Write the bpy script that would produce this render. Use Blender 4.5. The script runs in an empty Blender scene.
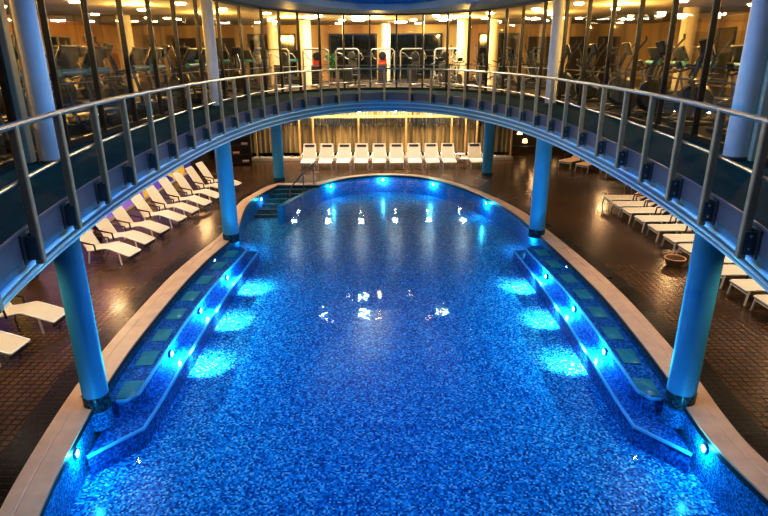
import bpy, math, random
from mathutils import Vector, Matrix
random.seed(7)
PI = math.pi
SC = bpy.context.scene
COL = SC.collection
R = math.radians

# ------------------------------------------------------------------ helpers
def tag(o, label=None, cat=None, group=None, kind=None):
    if label: o['label'] = label
    if cat: o['category'] = cat
    if group: o['group'] = group
    if kind: o['kind'] = kind
    return o

def empty(name, loc=(0, 0, 0), rz=0.0, parent=None):
    o = bpy.data.objects.new(name, None)
    COL.objects.link(o)
    o.empty_display_size = 0.1
    o.location = loc
    o.rotation_euler = (0, 0, rz)
    if parent: o.parent = parent
    return o

class MB:
    def __init__(s):
        s.v = []; s.f = []
    def add(s, vs, fs):
        n = len(s.v)
        s.v += [tuple(v) for v in vs]
        s.f += [tuple(i + n for i in f) for f in fs]
        return s
    def box(s, c, d, rx=0, ry=0, rz=0, bev=0.0):
        hx, hy, hz = d[0]/2, d[1]/2, d[2]/2
        b = min(bev, hx*.9, hy*.9, hz*.9)
        M = Matrix.Translation(c) @ Matrix.Rotation(rz, 4, 'Z') @ Matrix.Rotation(ry, 4, 'Y') @ Matrix.Rotation(rx, 4, 'X')
        if b <= 0:
            vs = [(x, y, z) for x in (-hx, hx) for y in (-hy, hy) for z in (-hz, hz)]
            fs = [(0,1,3,2),(4,6,7,5),(0,4,5,1),(2,3,7,6),(0,2,6,4),(1,5,7,3)]
        else:
            def ringo(x, y, z):
                return [(-x+b,-y,z),(x-b,-y,z),(x,-y+b,z),(x,y-b,z),(x-b,y,z),(-x+b,y,z),(-x,y-b,z),(-x,-y+b,z)]
            vs = []
            c2 = b*0.6
            def inset(z, k):
                return [(p[0]*(hx-k)/hx, p[1]*(hy-k)/hy, z) for p in ringo(hx, hy, 0)]
            for z, k in ((-hz, c2), (-hz+c2, 0), (hz-c2, 0), (hz, c2)):
                vs += inset(z, k)
            fs = []
            for r in range(3):
                for i in range(8):
                    j = (i+1) % 8
                    fs.append((r*8+i, r*8+j, r*8+8+j, r*8+8+i))
            fs.append(tuple(range(7, -1, -1))); fs.append(tuple(range(24, 32)))
        return s.add([M @ Vector(v) for v in vs], fs)
    def tube(s, pts, r, seg=8, closed=False, caps=True):
        pts = [Vector(p) for p in pts]
        n = len(pts)
        rs = r if isinstance(r, (list, tuple)) else [r]*n
        vs = []; up = None
        for i, p in enumerate(pts):
            if closed: t = pts[(i+1) % n] - pts[i-1]
            else: t = pts[min(i+1, n-1)] - pts[max(i-1, 0)]
            t.normalize()
            if up is None:
                up = Vector((0,0,1)) if abs(t.z) < .9 else Vector((0,1,0))
            a = t.cross(up)
            if a.length < 1e-4:
                a = t.cross(Vector((1,0,0)))
            a.normalize(); b = a.cross(t).normalized(); up = b
            for k in range(seg):
                th = 2*PI*k/seg
                vs.append(p + (a*math.cos(th) + b*math.sin(th))*rs[i])
        fs = []
        for i in range(n if closed else n-1):
            j = (i+1) % n
            for k in range(seg):
                l = (k+1) % seg
                fs.append((i*seg+k, i*seg+l, j*seg+l, j*seg+k))
        if caps and not closed:
            fs.append(tuple(range(seg-1, -1, -1))); fs.append(tuple(range((n-1)*seg, n*seg)))
        return s.add(vs, fs)
    def lathe(s, prof, c=(0,0,0), seg=24, M=None):
        M = (Matrix.Translation(c) @ M) if M is not None else Matrix.Translation(c)
        vs = []; fs = []
        n = len(prof)
        for (r, z) in prof:
            for k in range(seg):
                th = 2*PI*k/seg
                vs.append(M @ Vector((r*math.cos(th), r*math.sin(th), z)))
        for i in range(n-1):
            for k in range(seg):
                l = (k+1) % seg
                fs.append((i*seg+k, i*seg+l, (i+1)*seg+l, (i+1)*seg+k))
        if prof[0][0] > 1e-5: fs.append(tuple(range(seg-1, -1, -1)))
        if prof[-1][0] > 1e-5: fs.append(tuple(range((n-1)*seg, n*seg)))
        return s.add(vs, fs)
    def prism(s, poly, z0, z1):
        n = len(poly)
        vs = [(p[0], p[1], z0) for p in poly] + [(p[0], p[1], z1) for p in poly]
        fs = [(i, (i+1) % n, n+(i+1) % n, n+i) for i in range(n)]
        fs += [tuple(range(n-1, -1, -1)), tuple(range(n, 2*n))]
        return s.add(vs, fs)
    def strip(s, A, B, closed=True):
        n = len(A)
        fs = [(i, (i+1) % n, n+(i+1) % n, n+i) for i in range(n if closed else n-1)]
        return s.add(list(A)+list(B), fs)
    def sheet(s, prof, x0, x1, th):
        """profile of (y,z) points extruded along x with thickness th"""
        n = len(prof); vs = []
        nor = []
        for i in range(n):
            a = prof[max(i-1, 0)]; b = prof[min(i+1, n-1)]
            dy, dz = b[0]-a[0], b[1]-a[1]; L = math.hypot(dy, dz) or 1
            nor.append((dz/L, -dy/L))
        for x in (x0, x1):
            for i, p in enumerate(prof): vs.append((x, p[0], p[1]))
            for i, p in enumerate(prof): vs.append((x, p[0]+nor[i][0]*th, p[1]+nor[i][1]*th))
        fs = []
        for i in range(n-1):
            fs.append((i, i+1, 2*n+i+1, 2*n+i))
            fs.append((n+i, 3*n+i, 3*n+i+1, n+i+1))
            fs.append((i, n+i, n+i+1, i+1))
            fs.append((2*n+i, 2*n+i+1, 3*n+i+1, 3*n+i))
        fs.append((0, 2*n, 3*n, n)); fs.append((n-1, 2*n-1, 4*n-1, 3*n-1))
        return s.add(vs, fs)
    def build(s, name, mat, parent=None, loc=None, flat=False, keep=False):
        me = bpy.data.meshes.new(name)
        me.from_pydata(s.v, [], s.f)
        me.validate()
        import bmesh
        bm = bmesh.new(); bm.from_mesh(me)
        if not keep: bmesh.ops.recalc_face_normals(bm, faces=bm.faces[:])
        bm.to_mesh(me); bm.free()
        if not flat:
            for p in me.polygons: p.use_smooth = True
            me.set_sharp_from_angle(angle=R(38))
        me.materials.append(mat)
        o = bpy.data.objects.new(name, me)
        COL.objects.link(o)
        if parent: o.parent = parent
        if loc: o.location = loc
        return o

KIDS = {}
def kids(o): return list(o.children)
def copy_tree(o, parent=None):
    c = o.copy(); COL.objects.link(c)
    if parent: c.parent = parent
    for ch in kids(o): copy_tree(ch, c)
    return c

def light(kind, loc, e, col, size=.1, target=None, spot=None, blend=.8, sy=None):
    ld = bpy.data.lights.new(kind.lower()+'_lamp', kind); ld.energy = e; ld.color = col
    if kind == 'AREA':
        ld.size = size
        if sy: ld.shape = 'RECTANGLE'; ld.size_y = sy
    else: ld.shadow_soft_size = size
    if kind == 'SPOT': ld.spot_size = spot or R(100); ld.spot_blend = blend
    o = bpy.data.objects.new(ld.name, ld); COL.objects.link(o); o.location = loc
    if target is not None:
        o.rotation_euler = (Vector(target)-Vector(loc)).to_track_quat('-Z', 'Y').to_euler()
    return o

# ------------------------------------------------------------------ materials
def newmat(name):
    m = bpy.data.materials.new(name); m.use_nodes = True
    nt = m.node_tree
    return m, nt, nt.nodes['Principled BSDF']
def N(nt, t, **kw):
    n = nt.nodes.new(t)
    for k, v in kw.items(): setattr(n, k, v)
    return n
def ramp(nt, stops, interp='LINEAR'):
    r = N(nt, 'ShaderNodeValToRGB'); cr = r.color_ramp; cr.interpolation = interp
    while len(cr.elements) > 1: cr.elements.remove(cr.elements[-1])
    cr.elements[0].position = stops[0][0]; cr.elements[0].color = (*stops[0][1], 1)
    for p, c in stops[1:]:
        e = cr.elements.new(p); e.color = (*c, 1)
    return r
def plain(name, col, rough=.5, metal=0.0, var=.12, scale=6.0, bump=0.0, bscale=60.0, emit=None, estr=0.0, spec=.5):
    m, nt, b = newmat(name)
    geo = N(nt, 'ShaderNodeTexCoord')
    no = N(nt, 'ShaderNodeTexNoise'); no.inputs['Scale'].default_value = scale; no.inputs['Detail'].default_value = 3
    nt.links.new(geo.outputs['Object'], no.inputs['Vector'])
    lo = tuple(max(0, c*(1-var)) for c in col); hi = tuple(min(1, c*(1+var)) for c in col)
    r = ramp(nt, [(.3, lo), (.7, hi)])
    nt.links.new(no.outputs['Fac'], r.inputs['Fac']); nt.links.new(r.outputs['Color'], b.inputs['Base Color'])
    b.inputs['Roughness'].default_value = rough; b.inputs['Metallic'].default_value = metal
    b.inputs['Specular IOR Level'].default_value = spec
    if bump:
        n2 = N(nt, 'ShaderNodeTexNoise'); n2.inputs['Scale'].default_value = bscale
        nt.links.new(geo.outputs['Object'], n2.inputs['Vector'])
        bp = N(nt, 'ShaderNodeBump'); bp.inputs['Strength'].default_value = bump; bp.inputs['Distance'].default_value = .01
        nt.links.new(n2.outputs['Fac'], bp.inputs['Height']); nt.links.new(bp.outputs['Normal'], b.inputs['Normal'])
    if emit:
        b.inputs['Emission Color'].default_value = (*emit, 1); b.inputs['Emission Strength'].default_value = estr
    return m
def emitter(name, col, s):
    m, nt, b = newmat(name)
    nt.nodes.remove(b)
    e = N(nt, 'ShaderNodeEmission'); e.inputs['Color'].default_value = (*col, 1); e.inputs['Strength'].default_value = s
    nt.links.new(e.outputs[0], nt.nodes['Material Output'].inputs[0])
    return m
def mosaic(name, stops, size=.045, rough=.25):
    m, nt, b = newmat(name)
    g = N(nt, 'ShaderNodeNewGeometry')
    sc = N(nt, 'ShaderNodeVectorMath', operation='SCALE'); sc.inputs['Scale'].default_value = 1/size
    of = N(nt, 'ShaderNodeVectorMath', operation='ADD'); of.inputs[1].default_value = (.37, .41, .23)
    fl = N(nt, 'ShaderNodeVectorMath', operation='FLOOR')
    wn = N(nt, 'ShaderNodeTexWhiteNoise', noise_dimensions='3D')
    nt.links.new(g.outputs['Position'], sc.inputs[0]); nt.links.new(sc.outputs[0], of.inputs[0])
    nt.links.new(of.outputs[0], fl.inputs[0]); nt.links.new(fl.outputs[0], wn.inputs['Vector'])
    r = ramp(nt, stops, 'CONSTANT')
    nt.links.new(wn.outputs['Value'], r.inputs['Fac']); nt.links.new(r.outputs['Color'], b.inputs['Base Color'])
    b.inputs['Roughness'].default_value = rough
    b.inputs['Specular IOR Level'].default_value = .2
    return m
def deckmat(name, c1, c2, rough=.2):
    m, nt, b = newmat(name)
    g = N(nt, 'ShaderNodeNewGeometry')
    br = N(nt, 'ShaderNodeTexBrick'); br.offset = 0.0; br.inputs['Scale'].default_value = 1.0
    br.inputs['Mortar Size'].default_value = .022; br.inputs['Mortar Smooth'].default_value = .5
    br.inputs['Brick Width'].default_value = .15; br.inputs['Row Height'].default_value = .13
    br.inputs['Color1'].default_value = (*c1, 1); br.inputs['Color2'].default_value = (*c2, 1)
    br.inputs['Mortar'].default_value = (.022, .013, .007, 1)
    nt.links.new(g.outputs['Position'], br.inputs['Vector'])
    no = N(nt, 'ShaderNodeTexNoise'); no.inputs['Scale'].default_value = .55; no.inputs['Detail'].default_value = 4
    nt.links.new(g.outputs['Position'], no.inputs['Vector'])
    rr = ramp(nt, [(.3, (rough*.85,)*3), (.75, (rough*1.35,)*3)])
    nt.links.new(no.outputs['Fac'], rr.inputs['Fac']); nt.links.new(rr.outputs['Color'], b.inputs['Roughness'])
    mx = N(nt, 'ShaderNodeMix', data_type='RGBA', blend_type='MULTIPLY'); mx.inputs['Factor'].default_value = .7
    r2 = ramp(nt, [(.3, (.45, .45, .45)), (.75, (1.25, 1.2, 1.1))])
    nt.links.new(no.outputs['Fac'], r2.inputs['Fac'])
    nt.links.new(br.outputs['Color'], mx.inputs['A']); nt.links.new(r2.outputs['Color'], mx.inputs['B'])
    nt.links.new(mx.outputs['Result'], b.inputs['Base Color'])
    bp = N(nt, 'ShaderNodeBump'); bp.inputs['Strength'].default_value = .9; bp.inputs['Distance'].default_value = .006; bp.invert = True
    nt.links.new(br.outputs['Fac'], bp.inputs['Height'])
    n3 = N(nt, 'ShaderNodeTexNoise'); n3.inputs['Scale'].default_value = 14
    nt.links.new(g.outputs['Position'], n3.inputs['Vector'])
    bp2 = N(nt, 'ShaderNodeBump'); bp2.inputs['Strength'].default_value = .07; bp2.inputs['Distance'].default_value = .02
    nt.links.new(n3.outputs['Fac'], bp2.inputs['Height']); nt.links.new(bp.outputs['Normal'], bp2.inputs['Normal'])
    nt.links.new(bp2.outputs['Normal'], b.inputs['Normal'])
    b.inputs['Specular IOR Level'].default_value = .6
    return m
def glassmat(name, tint, refl, k=.35):
    m, nt, b = newmat(name); nt.nodes.remove(b)
    t = N(nt, 'ShaderNodeBsdfTransparent'); t.inputs['Color'].default_value = (*tint, 1)
    g = N(nt, 'ShaderNodeBsdfGlossy'); g.inputs['Roughness'].default_value = 0.02
    f = N(nt, 'ShaderNodeFresnel'); f.inputs['IOR'].default_value = refl
    mx = N(nt, 'ShaderNodeMixShader')
    mu = N(nt, 'ShaderNodeMath', operation='MULTIPLY'); mu.inputs[1].default_value = k
    nt.links.new(f.outputs[0], mu.inputs[0]); nt.links.new(mu.outputs[0], mx.inputs[0]); nt.links.new(t.outputs[0], mx.inputs[1]); nt.links.new(g.outputs[0], mx.inputs[2])
    nt.links.new(mx.outputs[0], nt.nodes['Material Output'].inputs[0])
    return m, nt, g, f
def watermat():
    m, nt, g, f = glassmat('water', (.84, .97, 1.0), 1.33, .42)
    geo = N(nt, 'ShaderNodeNewGeometry')
    no = N(nt, 'ShaderNodeTexNoise'); no.inputs['Scale'].default_value = 2.6; no.inputs['Detail'].default_value = 2
    nt.links.new(geo.outputs['Position'], no.inputs['Vector'])
    bp = N(nt, 'ShaderNodeBump'); bp.inputs['Strength'].default_value = .12; bp.inputs['Distance'].default_value = .03
    nt.links.new(no.outputs['Fac'], bp.inputs['Height'])
    nt.links.new(bp.outputs['Normal'], g.inputs['Normal']); nt.links.new(bp.outputs['Normal'], f.inputs['Normal'])
    g.inputs['Roughness'].default_value = .03
    return m
def muralmat():
    m, nt, b = newmat('mural_paint')
    geo = N(nt, 'ShaderNodeNewGeometry')
    vo = N(nt, 'ShaderNodeTexVoronoi'); vo.inputs['Scale'].default_value = .9
    nt.links.new(geo.outputs['Position'], vo.inputs['Vector'])
    sep = N(nt, 'ShaderNodeSeparateColor'); nt.links.new(vo.outputs['Color'], sep.inputs[0])
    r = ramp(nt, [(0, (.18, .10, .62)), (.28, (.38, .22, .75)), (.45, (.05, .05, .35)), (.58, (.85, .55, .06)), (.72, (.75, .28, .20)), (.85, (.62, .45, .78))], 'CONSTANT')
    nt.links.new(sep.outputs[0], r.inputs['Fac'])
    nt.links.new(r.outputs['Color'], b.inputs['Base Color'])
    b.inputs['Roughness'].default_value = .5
    nt.links.new(r.outputs['Color'], b.inputs['Emission Color']); b.inputs['Emission Strength'].default_value = .35  # slight glow added to the mural's own colours
    return m
def curtainmat():
    m, nt, b = newmat('curtain_cloth')
    geo = N(nt, 'ShaderNodeNewGeometry')
    mp = N(nt, 'ShaderNodeMapping'); mp.inputs['Scale'].default_value = (7, 1, .35)
    nt.links.new(geo.outputs['Position'], mp.inputs['Vector'])
    no = N(nt, 'ShaderNodeTexNoise'); no.inputs['Scale'].default_value = 1.2; no.inputs['Detail'].default_value = 4
    nt.links.new(mp.outputs[0], no.inputs['Vector'])
    r = ramp(nt, [(.3, (.13, .10, .05)), (.5, (.27, .20, .09)), (.72, (.50, .38, .18))])
    nt.links.new(no.outputs['Fac'], r.inputs['Fac']); nt.links.new(r.outputs['Color'], b.inputs['Base Color'])
    b.inputs['Roughness'].default_value = .7
    return m
def gymwall(name, c1, c2, sc):
    m, nt, b = newmat(name)
    geo = N(nt, 'ShaderNodeNewGeometry')
    mp = N(nt, 'ShaderNodeMapping'); mp.inputs['Scale'].default_value = (1, 1, .05)
    nt.links.new(geo.outputs['Position'], mp.inputs['Vector'])
    no = N(nt, 'ShaderNodeTexNoise'); no.inputs['Scale'].default_value = sc
    nt.links.new(mp.outputs[0], no.inputs['Vector'])
    r = ramp(nt, [(.42, c1), (.58, c2)])
    nt.links.new(no.outputs['Fac'], r.inputs['Fac']); nt.links.new(r.outputs['Color'], b.inputs['Base Color'])
    b.inputs['Roughness'].default_value = .6
    return m

M = {}
M['floor_mosaic'] = mosaic('pool_floor_mosaic', [(0, (.002, .085, .35)), (.24, (.005, .24, .60)), (.50, (.012, .44, .84)), (.78, (.05, .64, .94)), (.91, (.32, .82, 1.0))], .032)
M['wall_mosaic'] = mosaic('pool_wall_mosaic', [(0, (.003, .12, .36)), (.35, (.008, .28, .60)), (.7, (.03, .48, .86))], .024)
M['bench_mosaic'] = mosaic('bench_mosaic', [(0, (.003, .08, .32)), (.4, (.008, .17, .55)), (.75, (.02, .30, .75))], .035)
M['stair_tile'] = mosaic('stair_tile', [(0, (.006, .05, .09)), (.5, (.012, .09, .14)), (.8, (.02, .14, .18))], .04)
M['base_mosaic'] = mosaic('column_base_mosaic', [(0, (.004, .03, .07)), (.4, (.012, .07, .12)), (.75, (.03, .13, .18))], .035)
M['lip'] = plain('pool_lip_tile', (.10, .60, .95), .25, var=.08)
M['nosing'] = plain('stair_nosing', (.16, .42, .45), .3)
M['jet'] = plain('jet_panel_teal', (.03, .36, .44), .3, var=.1)
M['water'] = watermat()
M['coping'] = plain('coping_stone', (.80, .56, .38), .35, var=.1, scale=3, bump=.1, bscale=40)
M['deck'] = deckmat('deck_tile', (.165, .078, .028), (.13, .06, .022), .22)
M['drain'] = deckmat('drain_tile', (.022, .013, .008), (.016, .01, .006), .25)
M['colpaint'] = plain('column_paint', (.05, .42, .68), .45, var=.04)
M['uppercol'] = plain('upper_column_paint', (.74, .74, .72), .5, var=.06, scale=3)
M['fascia'] = plain('fascia_paint', (.09, .34, .54), .4, var=.05)
M['trim'] = plain('trim_paint', (.30, .66, .90), .35, var=.03)  # light caught by the fascia lips, put into a paler paint
M['ledge'] = plain('ledge_paint', (.085, .10, .15), .45, var=.06)
M['gfloor'] = plain('gallery_carpet', (.0006, .030, .042), .8, var=.2, bump=.2, spec=.02)
M['softceil'] = plain('soffit_paint', (.20, .38, .55), .6, var=.03)
M['dome'] = plain('dome_paint', (.16, .46, .76), .6, var=.03)
M['lowceil'] = plain('lower_ceiling', (.25, .17, .10), .6, var=.1)
M['steel'] = plain('rail_steel', (.42, .43, .42), .34, 1.0, var=.06)
M['bronze'] = plain('post_bronze', (.42, .32, .19), .45, .15, var=.12)
M['bracket'] = plain('bracket_metal', (.10, .12, .14), .4, .7, var=.1)
M['bolt'] = plain('bolt_steel', (.8, .8, .8), .25, 1.0, var=.03)
M['mull'] = plain('mullion_dark', (.025, .024, .022), .35, .3, var=.15)
M['mullcream'] = plain('mullion_cream', (.55, .58, .45), .45, var=.06)
M['pane'] = glassmat('pane', (.94, .96, .93), 1.25, .22)[0]
M['gymceil'] = plain('gym_ceiling', (.62, .56, .46), .7, var=.04)
M['gymfloor'] = plain('gym_floor', (.07, .05, .03), .3, var=.2)
M['gymorange'] = gymwall('gym_orange_wall', (.62, .28, .05), (.78, .42, .10), .5)
M['gymyellow'] = gymwall('gym_yellow_wall', (.70, .50, .20), (.42, .26, .10), .7)
M['nightglass'] = plain('night_glass', (.006, .010, .010), .06, var=.2, spec=.8)
M['whitecol'] = plain('white_column', (.60, .52, .38), .5, var=.04)
M['white'] = plain('lounger_frame', (.86, .84, .80), .35, var=.03)
M['sling'] = plain('lounger_sling', (.74, .63, .53), .7, var=.03, bump=.15, bscale=220)
M['slingtan'] = plain('lounger_sling_tan', (.70, .45, .24), .7, var=.04, bump=.15, bscale=220)
M['black'] = plain('black_plastic', (.012, .012, .013), .4, var=.2)
M['dgrey'] = plain('dark_grey', (.025, .028, .03), .4, var=.15)
M['mgrey'] = plain('mid_grey', (.06, .065, .07), .35, .3, var=.1)
M['machwhite'] = plain('machine_white', (.26, .255, .24), .35, var=.05)
M['bluebar'] = plain('blue_bar', (.06, .26, .38), .4, var=.1)
M['redpad'] = plain('red_pad', (.45, .07, .03), .5, var=.1)
M['wood'] = plain('gold_timber', (.62, .40, .16), .4, var=.15, scale=3)
M['dwood'] = plain('dark_timber', (.055, .028, .014), .4, var=.25, scale=4)
M['wallbrown'] = plain('dark_wall', (.06, .038, .022), .5, var=.2, scale=1.5)
M['mural'] = muralmat()
M['curtain'] = curtainmat()
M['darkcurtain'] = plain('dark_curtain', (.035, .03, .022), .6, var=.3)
M['bead'] = plain('bead_string', (.02, .018, .016), .25, var=.3)
M['pebble'] = plain('pebbles', (.45, .45, .40), .6, var=.8, scale=9)
M['kerb'] = plain('planter_kerb', (.62, .58, .50), .5, var=.08)
M['leaf'] = plain('leaf_green', (.04, .16, .03), .5, var=.4, scale=12)
M['redleaf'] = plain('leaf_red', (.55, .02, .03), .5, var=.3, scale=12)
M['pot'] = plain('plant_pot', (.10, .06, .04), .5, var=.1)
M['basket'] = plain('basket_brown', (.22, .12, .06), .6, var=.25, scale=20, bump=.4, bscale=50)
M['chrome'] = plain('chrome', (.8, .8, .8), .12, 1.0, var=.02)
M['poollens'] = emitter('pool_lens', (.75, .95, 1.0), 6.0)
M['warmlens'] = emitter('warm_lens', (1.0, .78, .42), 40.0)
M['spotlens'] = emitter('spot_lens', (1.0, .90, .74), 220.0)
M['bulb'] = emitter('bulb_glass', (1.0, .9, .72), 80.0)
M['lampshade'] = emitter('lamp_glow', (1.0, .62, .25), 4.0)
M['screen'] = plain('console_screen', (.02, .03, .04), .15, var=.1, emit=(.25, .5, .6), estr=.25)

ordn = ['first', 'second', 'third', 'fourth', 'fifth', 'sixth', 'seventh', 'eighth', 'ninth', 'tenth', 'eleventh', 'twelfth', 'thirteenth', 'fourteenth', 'fifteenth']
# ------------------------------------------------------------------ curves
def cr_chain(P, sub=8):
    out = []
    n = len(P)
    for i in range(n-1):
        p0 = Vector(P[max(i-1, 0)]); p1 = Vector(P[i]); p2 = Vector(P[i+1]); p3 = Vector(P[min(i+2, n-1)])
        for k in range(sub):
            t = k/sub
            q = .5*((2*p1) + (p2-p0)*t + (2*p0-5*p1+4*p2-p3)*t*t + (3*p1-p0-3*p2+p3)*t**3)
            out.append((q.x, q.y))
    out.append(tuple(P[-1]))
    return out
def superring(a, yc, bf, nf, bn, nn, n=240):
    """closed plan curve, counter-clockwise from +x"""
    pts = []
    for i in range(n):
        th = 2*PI*i/n
        c, s = math.cos(th), math.sin(th)
        e = nf if s >= 0 else nn; b = bf if s >= 0 else bn
        pts.append((a*math.copysign(abs(c)**(2/e), c), yc + b*math.copysign(abs(s)**(2/e), s)))
    return resample(pts, n)
def resample(pts, n):
    L = [0]
    m = len(pts)
    for i in range(m):
        a, b = pts[i], pts[(i+1) % m]
        L.append(L[-1]+math.hypot(b[0]-a[0], b[1]-a[1]))
    out = []; j = 0
    for k in range(n):
        d = L[-1]*k/n
        while L[j+1] < d: j += 1
        t = (d-L[j])/max(1e-9, L[j+1]-L[j])
        a, b = pts[j], pts[(j+1) % m]
        out.append((a[0]+(b[0]-a[0])*t, a[1]+(b[1]-a[1])*t))
    return out
def normals(pts, closed=True):
    n = len(pts); out = []
    for i in range(n):
        a = pts[i-1] if (closed or i > 0) else pts[0]
        b = pts[(i+1) % n] if (closed or i < n-1) else pts[-1]
        dx, dy = b[0]-a[0], b[1]-a[1]; L = math.hypot(dx, dy) or 1
        out.append((dy/L, -dx/L))
    return out
def offset(pts, d, closed=True):
    nn = normals(pts, closed)
    return [(p[0]+q[0]*d, p[1]+q[1]*d) for p, q in zip(pts, nn)]
def z3(pts, z): return [(p[0], p[1], z) for p in pts]
def arclen_pts(pts, spacing):
    L = sum(math.dist(pts[i], pts[(i+1) % len(pts)]) for i in range(len(pts)))
    return resample(pts, max(3, round(L/spacing)))
YC = 12.5
RING = superring(3.94, 12.7, 10.75, 2.02, 12.4, 2.3)          # walkway edge round the opening
GLASS = superring(5.38, YC, 12.7, 2.45, 13.6, 2.25)          # glazed wall of the gym
def on_rect(p, x0, x1, y0, y1):
    dx, dy = p[0], p[1]-YC
    t = 1e9
    if dx > 1e-9: t = min(t, x1/dx)
    if dx < -1e-9: t = min(t, x0/dx)
    if dy > 1e-9: t = min(t, (y1-YC)/dy)
    if dy < -1e-9: t = min(t, (y0-YC)/dy)
    return (dx*t, YC+dy*t)

# ------------------------------------------------------------------ pool
RIGHT = [(5.55, 1.2), (5.4, 3.0), (5.15, 4.8), (4.94, 6.0), (4.83, 7.0), (4.88, 7.9), (5.03, 9.1), (5.13, 10.8), (5.18, 12.4), (5.15, 13.8),
         (5.05, 15.8), (4.93, 17.5), (4.86, 18.4), (4.72, 19.9), (4.42, 21.4), (4.0, 22.8), (3.35, 24.4), (2.4, 26.0), (1.3, 26.95), (-.1, 27.25), (-1.3, 26.9), (-2.2, 26.2), (-3.0, 25.1)]
LEFT = [(-4.77, 25.15), (-5.2, 23.4), (-5.38, 21.8), (-5.2, 20.0), (-4.95, 18.3), (-4.93, 17.0), (-5.08, 15.6), (-5.17, 14.0), (-5.17, 12.25), (-5.12, 10.3), (-5.02, 9.0), (-4.88, 7.9), (-4.66, 6.6), (-4.46, 5.7), (-4.2, 4.6), (-3.75, 3.0), (-3.3, 1.2)]
rs = cr_chain(RIGHT, 6); ls = cr_chain(LEFT, 6)
POOL = rs + ls                                              # counter-clockwise
def cop_off(pts, dn, df, z):
    nn = normals(pts); out = []
    for i, (p, q) in enumerate(zip(pts, nn)):
        t = min(1, max(0, (p[1]-14)/9)); d = dn*(1-t)+df*t
        if p[1] < 1.25: q = (q[0], min(q[1], 0))
        out.append((p[0]+q[0]*d, p[1]+q[1]*d, z))
    return out
FD = -.80
WL = -.07
b = MB().add(z3(POOL, FD), [tuple(range(len(POOL)))])
tag(b.build('pool_floor', M['floor_mosaic']), kind='structure')
b = MB().strip(z3(POOL, FD), z3(POOL, -.01))
tag(b.build('pool_lining', M['wall_mosaic']), kind='structure')
b = MB().add(z3(offset(POOL, .01), WL), [tuple(range(len(POOL)))])
tag(b.build('pool_water', M['water'], flat=True, keep=True), kind='structure')
tag(MB().strip(z3(offset(POOL, -.033), -.085), z3(offset(POOL, -.033), .0)).build('overflow_gap', M['black']), kind='structure')
C0 = [(p[0], p[1], -.02) for p in offset(POOL, -.03)]
C1 = [(p[0], p[1], .03) for p in offset(POOL, -.03)]
C2 = cop_off(POOL, .26, .16, .035); C2b = cop_off(POOL, .28, .18, .02); C3 = cop_off(POOL, .48, .30, .02); C4 = cop_off(POOL, .48, .30, -.06)
C2c = cop_off(POOL, .30, .20, .035); C3 = cop_off(POOL, .48, .30, .035)
b = MB().strip(C0, C1).strip(C1, C2).strip(C2, C2b).strip(C2b, C2c).strip(C2c, C3).strip(C3, C4).strip(C0, z3(POOL, -.02))
tag(b.build('pool_coping', M['coping']), kind='structure')
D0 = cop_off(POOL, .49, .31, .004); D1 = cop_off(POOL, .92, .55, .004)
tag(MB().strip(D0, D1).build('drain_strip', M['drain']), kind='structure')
X0, X1, Y0, Y1 = -9.7, 12.6, -4.0, 31.9
def deck_mesh():
    import bmesh
    bm = bmesh.new()
    inn = [bm.verts.new((p[0], p[1], 0)) for p in cop_off(POOL, .46, .28, 0)]
    out = [bm.verts.new(v) for v in ((X0, Y0, 0), (X1, Y0, 0), (X1, 36, 0), (X0, 36, 0))]
    es = [bm.edges.new((l[i], l[(i+1) % len(l)])) for l in (inn, out) for i in range(len(l))]
    bmesh.ops.triangle_fill(bm, use_beauty=True, use_dissolve=False, edges=es)
    for f in list(bm.faces):
        c = f.calc_center_median()
        pass
    me = bpy.data.meshes.new('floor'); bm.to_mesh(me); bm.free()
    me.materials.append(M['deck'])
    o = bpy.data.objects.new('floor', me); COL.objects.link(o)
    return o
tag(deck_mesh(), kind='structure')

# entry stairs and the curved wall that parts them from the pool
div = cr_chain([(-4.12, 21.75), (-3.85, 22.75), (-3.45, 23.9), (-2.95, 25.2)], 5)
dv = offset(div, .12, False); dw = offset(div, -.12, False)
tag(MB().prism(dv + dw[::-1], FD, -.09).build('pool_divider_wall', M['wall_mosaic']), kind='structure')
st = MB()
for i in range(6):
    y1 = 25.15-.42*i; 
    xl = -5.05-.06*i; xr = -3.02-.17*i
    st.box(((xl+xr)/2, y1-.21, (FD-.10-.115*i)/2), (xr-xl, .42, -.10-.115*i-FD))
tag(st.build('entry_stair', M['stair_tile']), kind='structure')
stl = MB()
for i in range(6):
    y1 = 25.15-.42*(i+1); xl = -5.05-.06*i; xr = -3.02-.17*i
    stl.box(((xl+xr)/2, y1+.03, -.095-.115*i), (xr-xl-.05, .05, .012))
tag(stl.build('stair_nosing', M['nosing']), kind='structure')

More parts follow.
